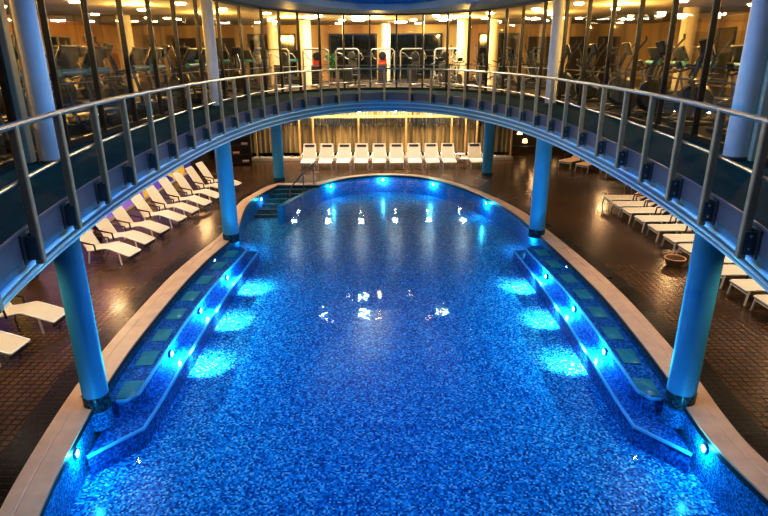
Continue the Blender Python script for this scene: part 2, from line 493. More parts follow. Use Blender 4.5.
# benches
def bench(side, label):
    s = side
    root = empty('pool_bench', (s*4.6, 12.5, FD))
    tag(root, label, 'bench')
    def loc(pts): return [(s*p[0]-s*4.6, p[1]-12.5) for p in pts]
    lip = [(4.72, 8.56), (4.56, 8.58), (4.42, 8.8)] + cr_chain([(4.44, 9.2), (4.50, 10.6), (4.53, 12.5), (4.47, 14.2), (4.33, 15.9), (4.28, 16.7)], 5) + [(4.50, 17.0)]
    wall = cr_chain([(4.82, 17.0), (4.98, 15.8), (5.09, 14.0), (5.12, 12.4), (5.08, 10.8), (4.96, 9.1), (4.90, 8.56)], 5)
    b = MB().prism(loc(lip+wall), 0, FD*-1-.17)
    b.build('seat', M['bench_mosaic'], root)
    step = [(4.72, 7.42), (4.12, 8.15)] + cr_chain([(4.12, 9.0), (4.16, 10.5), (4.19, 12.5), (4.17, 14.5), (4.11, 16.2), (4.06, 17.35)], 5) + [(4.5, 17.4)]
    sw = cr_chain([(4.52, 17.02), (4.6, 15.8), (4.8, 14.0), (4.8, 12.4), (4.8, 10.8), (4.84, 9.2), (4.80, 8.4), (4.77, 7.9)], 5)
    MB().prism(loc(step+sw), 0, FD*-1-.43).build('step', M['bench_mosaic'], root)
    MB().tube([(p[0], p[1], .63) for p in loc(lip)], .035, 6).build('seat_lip', M['lip'], root)
    MB().tube([(p[0], p[1], .37) for p in loc(step)], .035, 6).build('step_lip', M['lip'], root)
    js = [(4.62, 8.92), (4.74, 10.04), (4.80, 11.03), (4.86, 12.08), (4.87, 13.13), (4.83, 14.2), (4.76, 15.31), (4.68, 16.31)]
    for i, p in enumerate(js):
        q = js[min(i+1, 7)]; r = js[max(i-1, 0)]
        a = math.atan2((q[1]-r[1]), s*(q[0]-r[0]))
        c = loc([p])[0]
        jb = MB().box((0, 0, 0), (.56, .34, .02), bev=.006)
        for k in range(5): jb.box((-.2+.1*k, 0, .011), (.012, .3, .004))
        o = jb.build('jet_panel', M['jet'], root); o.location = (c[0], c[1], .645); o.rotation_euler.z = a
    return root
bench(-1, 'tiled underwater massage bench with teal panels along the left pool edge')
bench(1, 'tiled underwater massage bench with teal panels along the right pool edge')

# underwater lights
proto_uw = None
def uw_light(x, y, z, nx, ny, label, e=70, power=True):
    global proto_uw
    if proto_uw is None:
        r = empty('underwater_light')
        Mx = Matrix.Rotation(PI/2, 4, 'Y')
        MB().lathe([(.0, .0), (.075, .0), (.085, .012), (.085, .02), (.07, .03)], M=Mx, seg=18).build('bezel', M['chrome'], r)
        MB().lathe([(.068, .026), (.05, .036), (.0, .04)], M=Mx, seg=18).build('lens', M['poollens'], r)
        proto_uw = r
    else: r = copy_tree(proto_uw)
    L = math.hypot(nx, ny); nx /= L; ny /= L
    r.location = (x, y, z); r.rotation_euler = (0, 0, math.atan2(ny, nx))
    tag(r, label, 'pool light', 'round lights set in the pool walls')
    if power:
        ld = bpy.data.lights.new('pool_lamp', 'POINT'); ld.energy = e*1.7; ld.color = (.06, .68, 1.0); ld.shadow_soft_size = 0.0
        lo = bpy.data.objects.new('pool_lamp', ld); COL.objects.link(lo); lo.location = (x+nx*.16, y+ny*.16, z-.02)
def on_wall(x, y):
    """nearest pool outline point and its inward normal"""
    k = min(range(len(POOL)), key=lambda i: math.dist(POOL[i], (x, y)))
    n = normals(POOL)[k]
    return POOL[k], (-n[0], -n[1])
wl = [(-4.7, 7.35, 'round pool light in left wall in front of the near left column'), (-5.15, 15.8, 'round pool light in left wall above the middle of the bench'),
      (-4.93, 18.2, 'round pool light in left wall just past second left column'), (5.2, 15.2, 'round pool light in right wall above the bench'),
      (4.86, 18.3, 'round pool light in right wall beside second right column'), (4.8, 7.35, 'round pool light in right wall in front of the near right column'),
      (-2.42, 25.8, 'round pool light in far wall left of centre'), (2.3, 26.1, 'round pool light in far wall right of centre'), (4.0, 22.6, 'round pool light in far right wall before the third column'),
      (-.1, 27.2, 'round pool light at the far end of the pool, in the centre'), (-5.2, 23.4, 'round pool light in wall of the entry stair bay')]
for x, y, lab in wl:
    p, n = on_wall(x, y)
    uw_light(p[0]+n[0]*.005, p[1]+n[1]*.005, -.21, n[0], n[1], lab, 5 if 'stair' in lab else 10 if 'in front' in lab else 15)
for s, nm in ((-1, 'left'), (1, 'right')):
    for x, y, o in ((4.50, 10.5, 'nearest'), (4.53, 12.6, 'middle'), (4.44, 14.75, 'farthest')):
        uw_light(s*(x-.03), y, -.31, -s, 0, '%s of three round lights in riser of the %s bench' % (o, nm), 60)
        ld = bpy.data.lights.new('step_lamp', 'SPOT'); ld.energy = 170; ld.color = (.85, .96, 1.0); ld.spot_size = R(95); ld.spot_blend = 1.0; ld.shadow_soft_size = 0.0
        lo = bpy.data.objects.new('step_lamp', ld); COL.objects.link(lo); lo.location = (s*(x-.52), y+.15, -.12)
        lo.rotation_euler = Vector((-s*.08, .25, -.75)).to_track_quat('-Z', 'Y').to_euler()

# stair handrail
hr = empty('stair_handrail', (-3.5, 24.2, 0))
tag(hr, 'bent steel handrail beside the pool entry stairs', 'handrail')
MB().tube([(-.42, -1.2, -.02), (-.40, -1.2, .25), (-.33, -1.05, .38), (0, -.1, .72), (.25, .7, .95), (.32, .95, .98), (.36, 1.05, .92), (.36, 1.05, .80)], .03, 8).build('rail', M['bracket'], hr)
for p, zt, zb in (((0.02, -.05), .72, -.15), ((.33, 1.0), .97, .03)):
    MB().tube([(p[0], p[1], zb), (p[0], p[1], zt)], .025, 8).build('post', M['bracket'], hr)

# ------------------------------------------------------------------ columns
COLS = [(-4.87, 8.25, 'left', 'nearest'), (4.87, 8.27, 'right', 'nearest'), (-4.88, 17.3, 'left', 'second'), (4.83, 17.65, 'right', 'second'), (-4.90, 26.35, 'left', 'third'), (4.88, 27.3, 'right', 'third')]
for i, (x, y, side, o) in enumerate(COLS):
    z0 = 0 if i >= 4 else -.06
    r = empty('lower_column', (x, y, z0))
    tag(r, '%s blue lit round column in the %s row beside the pool' % (o, side), 'column')
    h0 = (.20 if i < 4 else .12) - z0
    cr = .20 if i == 0 else .225 if i == 1 else .245
    MB().lathe([(cr, h0), (cr, 3.285-z0)], seg=36).build('shaft', M['colpaint'], r)
    MB().lathe([(cr+.01, 0), (cr+.01, h0)], seg=36).build('mosaic_base', M['base_mosaic'], r)
    if i < 2: MB().lathe([(cr, -.35), (cr, 0)], seg=32).build('submerged_base', M['wall_mosaic'], r)
    if i < 4:
        r = empty('upper_column', (x+(.05 if x < -4.8 and y < 10 else -.06 if x < 0 else (.11 if y < 10 else .06)), y+.0, 4.055))
        tag(r, '%s pale round column on the %s side of the gallery' % ({'nearest': 'near', 'second': 'far'}[o], side), 'column')
        MB().lathe([(.16, 0), (.16, 2.94)], seg=32).build('shaft', M['uppercol'], r)
        MB().lathe([(.175, 0), (.175, .03), (.162, .04)], seg=32).build('base_ring', M['bracket'], r)

# ------------------------------------------------------------------ gallery
GE = RING
tag(MB().strip(z3(GE, 4.05), z3(GLASS, 4.05)).build('gallery_floor', M['gfloor']), kind='structure')
prof1 = [(0.0, 4.055), (-.02, 4.055), (-.02, 4.03), (0.0, 4.02), (0.0, 3.795), (.06, 3.785)]
prof2 = [(.06, 3.785), (.065, 3.78), (.065, 3.655), (.17, 3.62), (.18, 3.615), (.18, 3.495), (.30, 3.46), (.31, 3.455), (.31, 3.345), (.46, 3.30), (.52, 3.275)]
def swept(prof):
    b = MB(); rings = [z3(offset(GE, d), z) for d, z in prof]
    for A, B in zip(rings[:-1], rings[1:]): b.strip(A, B)
    return b
tag(swept(prof1).build('gallery_edge', M['ledge']), kind='structure')
tag(swept(prof2).build('gallery_fascia', M['fascia']), kind='structure')
for k, (d, z) in enumerate(((.055, 3.65), (.17, 3.49), (.30, 3.34), (.05, 3.785))):  # pale lips with painted-in highlight, then a dark line under the ledge
    tag(MB().tube(z3(offset(GE, d), z), .024 if k < 3 else .012, 8, closed=True).build('trim_%d' % (k+1), M['trim'] if k < 3 else M['bracket']), kind='structure')
lc = offset(GE, .52)
tag(MB().strip(z3(lc, 3.275), z3([on_rect(p, X0, X1, Y0, 36) for p in lc], 3.275)).build('ceiling_lower', M['lowceil']), kind='structure')

rail = empty('gallery_railing', (0, YC, 4.05))
tag(rail, 'curved steel railing with flat posts round the gallery opening', 'railing')
ro = offset(GE, -.10)
def loc3(pts, z): return [(p[0], p[1]-YC, z-4.05) for p in pts]
MB().tube(loc3(ro, 4.94), .030, 8, closed=True).build('handrail', M['steel'], rail)
MB().tube(loc3(offset(GE, -.06), 4.47), .019, 8, closed=True).build('mid_rail', M['steel'], rail)
k0 = min(range(240), key=lambda i: math.dist(GE[i], (-3.13, 4.93)))
pp = arclen_pts(GE[k0:]+GE[:k0], 1.1)
pn = normals(pp)
for p, n in zip(pp, pn):
    a = math.atan2(n[1], n[0])
    q = (p[0]-n[0]*.10, p[1]-n[1]*.10-YC)
    o = MB().box((0, 0, .28), (.07, .085, 1.22), bev=.01).build('post', M['bronze'], rail)
    o.location = (q[0], q[1], 0); o.rotation_euler.z = a
    bb = MB().box((.04, .056, -.17), (.12, .018, .22), bev=.004).box((.04, -.056, -.17), (.12, .018, .22), bev=.004).box((.09, 0, -.17), (.02, .24, .27), bev=.004)
    bk = bb.build('bracket', M['bracket'], o)
    for dz in (-.10, -.22):
        MB().lathe([(.014, -.0), (.014, .012), (.006, .016)], c=(0, 0, 0), seg=10, M=Matrix.Rotation(PI/2, 4, 'X')).build('bolt', M['bolt'], bk, loc=(.03, -.065, dz))

# glazed gym wall
win = empty('window_1', (0, 0, 4.05)); tag(win, kind='structure')
def glass_walk(sgn):
    m = len(GLASS); k0 = min(range(m), key=lambda i: (abs(GLASS[i][0]) if GLASS[i][1] > YC else 99))
    pts = [GLASS[(k0+sgn*j) % m] for j in range(m//2)]
    out = []; acc = 0.0; nxt = 0.55
    for a, c in zip(pts[:-1], pts[1:]):
        L = math.dist(a, c)
        while acc+L >= nxt:
            t = (nxt-acc)/L; q = (a[0]+(c[0]-a[0])*t, a[1]+(c[1]-a[1])*t); out.append(q)
            nxt += 1.1 if q[1] > 21.5 else 1.5
        acc += L
    return [q for q in out if q[1] > -.2]
gp = glass_walk(-1)[::-1] + glass_walk(1)
for i, a in enumerate(gp):
    if i+1 < len(gp):
        c = gp[i+1]
        MB().add([(a[0], a[1], .10), (c[0], c[1], .10), (c[0], c[1], 2.93), (a[0], a[1], 2.93)], [(0, 1, 2, 3)]).build('pane', M['pane'], win, flat=True)
    k = min(range(240), key=lambda j: math.dist(GLASS[j], a)); n = normals(GLASS)[k]; ang = math.atan2(n[1], n[0])
    o = MB().box((0, 0, 1.475), (.10, .06, 2.95), bev=.01).build('mullion', M['mull'], win); o.location = (a[0], a[1], 0); o.rotation_euler.z = ang
for z, h in ((.05, .10), (2.94, .08)):
    b = MB(); A = offset(GLASS, -.04); B = offset(GLASS, .05)
    b.strip(z3(A, z-h/2), z3(A, z+h/2)).strip(z3(A, z+h/2), z3(B, z+h/2)).strip(z3(B, z+h/2), z3(B, z-h/2)).strip(z3(B, z-h/2), z3(A, z-h/2))
    b.build('sill' if z < 1 else 'head_rail', M['mull'], win)
MB().tube(z3(offset(GLASS, .12), .98), .016, 6, closed=True).build('guard_rail', M['steel'], win)
# cream door frames in the glazing beside the near columns
for s, nm in ((-1, 'left'), (1, 'right')):
    k = min(range(240), key=lambda i: math.dist(GLASS[i], (s*5.17, 8.12)))
    p = GLASS[k]
    o = MB().box((0, 0, 1.47), (.14, .17, 2.94), bev=.01).build('cream_mullion', M['mullcream'], win)
    n = normals(GLASS)[k]; o.location = (p[0]-n[0]*.05, p[1]-n[1]*.05, 0); o.rotation_euler.z = math.atan2(n[1], n[0])

# soffit over the walkway, upper fascia and dome
SO = offset(GE, -.25)
tag(MB().strip(z3(SO, 7.0), z3(GLASS, 7.0)).strip(z3(SO, 7.0), z3(SO, 7.22)).strip(z3(SO, 7.22), z3(offset(GE, .1), 7.30)).build('ceiling_soffit', M['softceil']), kind='structure')
GO = offset(GE, .1)
tag(MB().strip(z3(GO, 7.30), z3(GO, 9.2)).add(z3(GO, 9.2), [tuple(range(240))]).build('ceiling_dome', M['dome']), kind='structure')

# ------------------------------------------------------------------ gym shell
GX, GY1, GY0 = 15.0, 34.5, -5.0
gr = [on_rect(p, -GX, GX, GY0, GY1) for p in GLASS]
tag(MB().strip(z3(GLASS, 4.03), z3(gr, 4.03)).build('gym_floor', M['gymfloor']), kind='structure')
tag(MB().strip(z3(GLASS, 7.0), z3(gr, 7.0)).build('ceiling_gym', M['gymceil']), kind='structure')
def wallq(name, a, c, z0, z1, mat):
    return tag(MB().add([(a[0], a[1], z0), (c[0], c[1], z0), (c[0], c[1], z1), (a[0], a[1], z1)], [(0, 1, 2, 3)]).build(name, mat, flat=True), kind='structure')
wallq('wall_gym_left', (-GX, GY0), (-GX, GY1), 4.03, 7.0, M['gymorange'])
wallq('wall_gym_right', (GX, GY0), (GX, GY1), 4.03, 7.0, M['gymyellow'])
wallq('wall_gym_far', (-GX, GY1), (GX, GY1), 4.03, 7.0, M['gymyellow'])
wallq('wall_gym_near', (-GX, GY0), (GX, GY0), 4.03, 7.0, M['gymyellow'])
wn = 3
for xc, w in ((-1.75, 2.6), (1.75, 2.9), (-6.3, 2.6), (6.4, 2.2)):
    r = empty('window_%d' % wn, (xc, GY1-.06, 4.05)); tag(r, kind='structure'); wn += 1
    MB().box((0, 0, 1.28), (w, .06, 2.3)).build('pane', M['nightglass'], r)
    fb = MB()
    for x in (-w/2, w/2, 0): fb.box((x, -.05, 1.28), (.08, .08, 2.4))
    for z in (.1, 1.3, 2.46): fb.box((0, -.05, z), (w, .08, .06))
    fb.build('window_frame', M['mull'], r)
for i, (x, y) in enumerate(((-5.35, 29.5), (-3.75, 29.2), (.05, 32.5), (3.75, 29.5), (5.1, 29.0), (8.0, 27.5), (-10.5, 25), (10.8, 22))):
    o = MB().lathe([(.27, 0), (.27, 2.94)], seg=24)
    r = o.build('gym_column', M['whitecol'], loc=(x, y, 4.04))
    tag(r, ['pale round gym column leftmost in the far gym', 'pale round gym column behind the machines, left of centre', 'yellow lit gym column at the middle of the far windows',
            'pale round gym column right of the far windows', 'pale round gym column second right of the far windows', 'pale round gym column behind the right far upper column',
            'pale round gym column deep in the left gym wing', 'pale round gym column deep in the right gym wing'][i], 'column')
# timber wall panels on right gym wall
for k in range(5):
    y = 11+4.0*k
    tag(MB().box((GX-.06, y, 5.3), (.1, 1.5, 2.4), bev=.01).build('door_%d' % (k+1), M['dwood']), kind='structure')

REFL = [(-3.21, 26.92), (-1.23, 29.12), (-1.12, 26.92), (0.81, 31.33), (2.83, 29.26), (2.91, 27.16)]
for k, x in enumerate((8.7, 10.6, 12.6, -9.0, -11.2)):
    r = empty('door_%d' % (k+6), (x, GY1-.06, 4.04)); tag(r, kind='structure')
    MB().box((0, 0, 1.15), (1.25, .08, 2.3), bev=.01).build('leaf', M['dwood'], r)
    MB().tube([(.5, -.07, .9), (.5, -.07, 1.25)], .02, 6).build('door_handle', M['chrome'], r)
for k, y in enumerate((14.5, 19.0, 23.5, 28.0)):
    r = empty('window_%d' % (wn+k), (-GX+.06, y, 4.05)); tag(r, kind='structure')
    MB().box((0, 0, 1.3), (.06, 2.4, 1.9)).build('pane', M['nightglass'], r)
    fb = MB()
    for q in (-1.2, 0, 1.2): fb.box((.05, q, 1.3), (.08, .09, 2.0))
    for z in (.35, 2.25): fb.box((.05, 0, z), (.08, 2.45, .09))
    fb.build('window_frame', M['whitecol'], r)
# gym ceiling lights
pl = None; lamp_n = 0
for off, sp in ((1.5, 2.6), (4.2, 3.4), (7.6, 4.2)):
    ring = offset(GLASS, off)
    for p in arclen_pts(ring, sp):
        if p[1] < 5.0 or p[1] > GY1-.8 or abs(p[0]) > GX-.8: continue
        o = MB().lathe([(0, .0), (.13, 0), (.15, .02), (.15, .055)], seg=16).build('gym_downlight', M['warmlens'], loc=(p[0], p[1], 6.945))
        side = 'left wing' if p[0] < -4.6 else ('right wing' if p[0] > 4.6 else 'far end')
        row = {1.5: 'row nearest the glass', 4.2: 'middle row', 7.6: 'rear row'}[off]
        tag(o, 'glowing round ceiling downlight in %s of the gym %s' % (row, side), 'ceiling light', 'gym ceiling downlights, %s, %s' % (row, side))
        lamp_n += 1

for i, (x, y) in enumerate(REFL):
    o = MB().lathe([(0, .0), (.26, 0), (.28, .02), (.28, .055)], seg=16).build('gym_spotlight', M['spotlens'], loc=(x, y, 6.945))
    tag(o, 'large bright round ceiling spotlight in the far gym, %s of six from the left' % ordn[i], 'ceiling light', 'large spotlights in the far gym ceiling')
# ------------------------------------------------------------------ gym machines
def treadmill():
    r = empty('treadmill')
    MB().box((0, 0, .13), (.82, 1.9, .16), bev=.03).build('deck', M['black'], r)
    MB().box((0, -.05, .215), (.52, 1.65, .02)).build('belt', M['dgrey'], r)
    MB().box((0, .78, .27), (.74, .42, .20), bev=.05).build('motor_hood', M['mgrey'], r)
    for s in (-1, 1):
        MB().tube([(s*.40, .80, .2), (s*.40, .72, .75), (s*.38, .58, 1.28)], .04, 8).build('upright', M['mgrey'], r)
        MB().tube([(s*.38, .60, 1.12), (s*.40, .30, 1.08), (s*.40, -.12, .98), (s*.40, -.15, .94)], .028, 8).build('handrail', M['black'], r)
    c = MB().box((0, .62, 1.42), (.80, .08, .46), rx=R(-28), bev=.03).build('console', M['black'], r)
    MB().box((0, .575, 1.43), (.46, .01, .26), rx=R(-28)).build('screen', M['screen'], c)
    MB().tube([(-.46, .66, 1.14), (.46, .66, 1.14)], .07, 10).build('front_bar', M['bluebar'], r)
    return r
def elliptical():
    r = empty('elliptical_trainer')
    MB().box((0, 0, .06), (.12, 1.7, .09), bev=.02).box((0, .78, .05), (.6, .1, .08), bev=.02).box((0, -.8, .05), (.6, .1, .08), bev=.02).build('base', M['dgrey'], r)
    MB().lathe([(0, -.14), (.30, -.14), (.37, -.07), (.37, .07), (.30, .14), (0, .14)], c=(0, .48, .50), M=Matrix.Rotation(PI/2, 4, 'Y'), seg=24).build('flywheel_cover', M['black'], r)
    MB().tube([(0, .60, .6), (0, .55, 1.1), (0, .42, 1.45)], .05, 8).build('mast', M['mgrey'], r)
    c = MB().box((0, .40, 1.55), (.42, .07, .34), rx=R(-25), bev=.03).build('console', M['black'], r)
    MB().box((0, .36, 1.56), (.28, .01, .18), rx=R(-25)).build('screen', M['screen'], c)
    for s in (-1, 1):
        MB().tube([(s*.30, .42, .55), (s*.30, .50, 1.0), (s*.30, .36, 1.35), (s*.27, .16, 1.62), (s*.26, .05, 1.75), (s*.26, .06, 1.85)], .028, 8).build('swing_arm', M['mgrey'], r)
        p = MB().box((s*.17, -.18+s*.12, .36+s*.05), (.15, .42, .05), bev=.015).build('pedal', M['black'], r)
        MB().tube([(s*.17, -.78, .18), (s*.17, -.2, .32+s*.05), (s*.22, .42, .52)], .03, 8).build('link_bar', M['machwhite'], r)
    return r
def bike():
    r = empty('exercise_bike')
    MB().box((0, .5, .04), (.5, .09, .07), bev=.02).box((0, -.5, .04), (.5, .09, .07), bev=.02).tube([(0, .5, .06), (0, -.5, .06)], .035, 8).build('base', M['dgrey'], r)
    MB().tube([(0, .45, .08), (0, .12, .55), (0, -.35, .35), (0, -.48, .08)], .04, 8).tube([(0, -.1, .48), (0, -.28, .95)], .032, 8).tube([(0, .2, .45), (0, .36, 1.05)], .032, 8).build('frame', M['machwhite'], r)
    MB().lathe([(0, -.03), (.2, -.03), (.25, -.02), (.25, .02), (.2, .03), (0, .03)], c=(0, .38, .36), M=Matrix.Rotation(PI/2, 4, 'Y'), seg=24).build('flywheel', M['mgrey'], r)
    MB().add([(-.12, -.45, .97), (.12, -.45, .97), (.03, -.12, .99), (-.03, -.12, .99), (-.12, -.45, 1.03), (.12, -.45, 1.03), (.03, -.12, 1.02), (-.03, -.12, 1.02)], [(0,3,2,1),(4,5,6,7),(0,1,5,4),(1,2,6,5),(2,3,7,6),(3,0,4,7)]).build('saddle', M['black'], r)
    MB().tube([(-.24, .22, 1.16), (-.22, .40, 1.10), (0, .37, 1.06), (.22, .40, 1.10), (.24, .22, 1.16)], .022, 8).build('handlebar', M['black'], r)
    MB().box((0, .42, 1.2), (.22, .04, .16), rx=R(-25), bev=.015).build('console', M['black'], r)
    MB().tube([(-.16, .02, .20), (-.09, .02, .20), (-.09, 0, .36), (.09, 0, .36), (.09, -.02, .52), (.16, -.02, .52)], .016, 6).build('crank', M['mgrey'], r)
    return r
def strength(pad):
    r = empty('weight_machine')
    MB().tube([(-.55, .45, .04), (-.55, .45, 1.55), (-.45, .45, 1.65), (.45, .45, 1.65), (.55, .45, 1.55), (.55, .45, .04)], .035, 8).tube([(0, .45, .06), (0, -.75, .06)], .045, 8).tube([(-.4, -.75, .05), (.4, -.75, .05)], .045, 8).build('frame', M['machwhite'], r)
    wb = MB()
    for k in range(11): wb.box((0, .45, .2+.075*k), (.42, .14, .066), bev=.008)
    wb.build('weight_stack', M['dgrey'], r)
    MB().box((0, -.42, .5), (.42, .42, .09), bev=.03).tube([(0, -.42, .06), (0, -.42, .46)], .04, 8).build('seat', pad, r)
    MB().box((0, -.12, .95), (.40, .09, .6), rx=R(8), bev=.03).build('backrest', pad, r)
    MB().lathe([(0, -.05), (.16, -.05), (.19, 0), (.16, .05), (0, .05)], c=(0, -.05, 1.36), M=Matrix.Rotation(PI/2, 4, 'X'), seg=18).build('headrest', M['black'], r)
    for s in (-1, 1):
        MB().tube([(s*.50, .40, 1.5), (s*.48, .0, 1.45), (s*.42, -.40, 1.25), (s*.30, -.50, 1.2)], .028, 8).build('lever_arm', M['machwhite'], r)
    return r
GZ = 4.035
TR, EL, BK = treadmill(), elliptical(), bike()
used = set()
def place(proto, x, y, rz, label, cat, group):
    o = proto if proto.name not in used else copy_tree(proto)
    used.add(proto.name)
    o.location = (x, y, GZ); o.rotation_euler.z = rz
    tag(o, label, cat, group)
nt_ = ne_ = 0
for i in range(12):
    y = 8.4+1.1*i; x = -6.75+(0 if y < 16 else .35*(y-16)/3)
    if i % 3 != 2:
        place(TR, x, y, R(-90), 'treadmill with blue front bar along left gym glass, %s from near column' % ordn[nt_], 'treadmill', 'treadmills in the left gym wing'); nt_ += 1
    else:
        place(EL, x, y, R(-90), 'elliptical trainer along left gym glass, %s from the near column' % ordn[ne_], 'elliptical trainer', 'elliptical trainers in the left gym wing'); ne_ += 1
ne_ = nb_ = 0
for i in range(13):
    y = 8.2+.98*i; x = 6.75-(0 if y < 16 else .3*(y-16)/3)
    if i % 2 == 0:
        place(EL, x, y, R(90), 'elliptical trainer along right gym glass, %s from the near column' % ordn[ne_], 'elliptical trainer', 'elliptical trainers in the right gym wing'); ne_ += 1
    else:
        place(BK, x, y, R(90), 'exercise bike along right gym glass, %s from the near column' % ordn[nb_], 'exercise bike', 'exercise bikes in the right gym wing'); nb_ += 1
for i in range(8):
    y = 9.0+1.6*i
    place(EL, -9.6, y, R(-90), 'elliptical trainer in the rear row of the left gym wing, %s from the near end' % ordn[i], 'elliptical trainer', 'elliptical trainers in the left rear row')
for i in range(8):
    y = 8.6+1.6*i
    place(TR, 9.4, y, R(90), 'treadmill in the rear row of the right gym wing, %s from the near end' % ordn[i], 'treadmill', 'treadmills in the right rear row')
SM, SR = strength(M['black']), strength(M['redpad'])
sx = [(-4.6, 27.6, SM), (-3.0, 26.9, SR), (-1.5, 27.4, SM), (-.1, 28.6, SR), (1.4, 28.2, SM), (2.9, 29.2, SM)]
for i, (x, y, pr) in enumerate(sx):
    place(pr, x, y, R(180 if i % 2 else 160), 'white framed weight machine with %s pads, %s from the left in the far gym' % ('red' if pr is SR else 'black', ordn[i]), 'weight machine', 'weight machines in the far gym')
for i in range(6):
    place(EL, 3.6+1.15*i, 30.9-.35*i, R(190+4*i), 'elliptical trainer in the back of the far right gym, %s from the left' % ordn[i], 'elliptical trainer', 'elliptical trainers in the back of the far gym')
for i in range(5):
    place(TR, -9.2+1.2*i, 30.2+.25*i, R(175), 'treadmill in the back of the far left gym, %s from the left' % ordn[i], 'treadmill', 'treadmills in the back of the far gym')
for i in range(7):
    x = 2.3+.78*i; y = 26.9-.30*i
    place(BK, x, y, R(200+5*i), 'exercise bike in the far right gym group, %s from the left' % ordn[i], 'exercise bike', 'exercise bikes in the far right gym group')
for i in range(4):
    x = -7.4+.62*i; y = 21.8+1.25*i
    place(EL, x, y, R(-130), 'elliptical trainer at the far left gym corner, %s from the left' % ordn[i], 'elliptical trainer', 'elliptical trainers at the far left corner')

def plant(name, loc, h, leafmat, nleaf, label, cat='plant', rad=.4, pot=True):
    r = empty(name, loc); tag(r, label, cat)
    if pot: MB().lathe([(0, 0), (.14, 0), (.19, .30), (.20, .32), (.17, .32), (.16, .28), (0, .28)], seg=18).build('pot', M['pot'], r)
    z0 = .28 if pot else 0
    MB().tube([(0, 0, z0), (.02, .01, z0+h*.4), (0, 0, z0+h*.75)], [.025, .018, .008], 6).build('stem', M['pot'], r)
    b = MB()
    for k in range(nleaf):
        a = random.uniform(0, 2*PI); t = random.uniform(.25, 1); L = rad*random.uniform(.6, 1.1)
        e = random.uniform(-.2, .9); z = z0+h*.75*t
        d = Vector((math.cos(a)*math.cos(e), math.sin(a)*math.cos(e), math.sin(e))); sd = Vector((-math.sin(a), math.cos(a), 0))*L*.2
        p = Vector((0, 0, z)); m = p+d*L*.55+Vector((0, 0, .04)); q = p+d*L-Vector((0, 0, L*.2))
        b.add([p, m+sd, q, m-sd, m-Vector((0, 0, .03))], [(0, 1, 4), (1, 2, 4), (2, 3, 4), (3, 0, 4)])
    b.build('leaves', leafmat, r)
    return r
plant('potted_plant', (-2.55, 29.2, 4.04), 1.5, M['leaf'], 70, 'bushy green potted plant among the far gym machines', rad=.45)

# ------------------------------------------------------------------ lower level walls
wallq('wall_left', (X0, Y0), (X0, 36), 0, 3.31, M['wallbrown'])
wallq('wall_right', (X1, Y0), (X1, 36), 0, 3.31, M['wallbrown'])
wallq('wall_near', (X0, Y0), (X1, Y0), 0, 3.31, M['wallbrown'])
wallq('wall_far', (X0, 35.5), (X1, 35.5), 0, 3.31, M['wallbrown'])
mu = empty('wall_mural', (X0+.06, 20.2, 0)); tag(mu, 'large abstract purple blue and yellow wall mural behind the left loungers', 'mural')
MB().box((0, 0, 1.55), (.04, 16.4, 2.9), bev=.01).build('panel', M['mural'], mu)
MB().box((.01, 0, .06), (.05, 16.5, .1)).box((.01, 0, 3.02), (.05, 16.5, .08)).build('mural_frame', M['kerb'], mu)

# far curtained glazing
CY_ = 31.75
w2 = empty('window_2', (0, CY_, 0)); tag(w2, kind='structure')
posts = [-8.6, -7.0, -4.62, -3.88, -1.42, 1.16, 3.62, 4.38, 5.0, 5.9, 6.9]
for x in posts:
    MB().box((x, -.1, 1.65), (.09, .10, 3.3), bev=.01).build('mullion', M['wood'], w2)
MB().box((-.85, -.1, 2.30), (15.5, .09, .10), bev=.01).build('transom', M['wood'], w2)
MB().box((-.85, -.1, 3.2), (15.5, .09, .12), bev=.01).build('head_rail', M['wood'], w2)
for i, (a, c) in enumerate(zip(posts[:-1], posts[1:])):
    n = max(8, int((c-a)*26)); top = []; bot = []
    for k in range(n+1):
        x = a+(c-a)*k/n; yy = .03*math.sin(x*23)+.012*math.sin(x*51+1)
        top.append((x, yy, 0)); bot.append((x, yy, 0))
    r = empty('curtain', (0, CY_+.2, 0))
    MB().strip([(p[0], p[1], .33) for p in bot], [(p[0], p[1], 3.25) for p in top], closed=False).build('cloth', M['curtain'], r)
    bb = MB()
    x = a+.06
    while x < c-.06:
        L = random.uniform(.22, .5)
        bb.box((x, -.20, 2.20-L/2), (.026, .012, L)); x += random.uniform(.026, .045)
    bb.build('bead_fringe', M['bead'], r)
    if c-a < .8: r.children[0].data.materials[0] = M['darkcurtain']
    tag(r, 'warm lit pleated curtain with dark bead fringe, %s bay from the left' % ordn[i], 'curtain', 'curtains along the far wall')
pk = empty('pebble_planter', (-.85, 31.35, 0)); tag(pk, 'low pebble bed with pale kerb along the foot of the curtained far wall', 'planter')
MB().box((0, -.12, .09), (15.6, .10, .18), bev=.02).build('kerb', M['kerb'], pk)
MB().box((0, .14, .07), (15.6, .42, .14)).build('soil', M['dwood'], pk)
pb = MB()
for k in range(900):
    x = random.uniform(-7.7, 7.7); y = random.uniform(-.03, .32); s = random.uniform(.03, .07)
    pb.box((x, y, .16+random.uniform(0, .05)), (s*1.4, s, s*.8), rz=random.uniform(0, 3), ry=random.uniform(-.4, .4), bev=s*.3)
tag(pb.build('pebbles', M['pebble'], pk), kind='stuff')
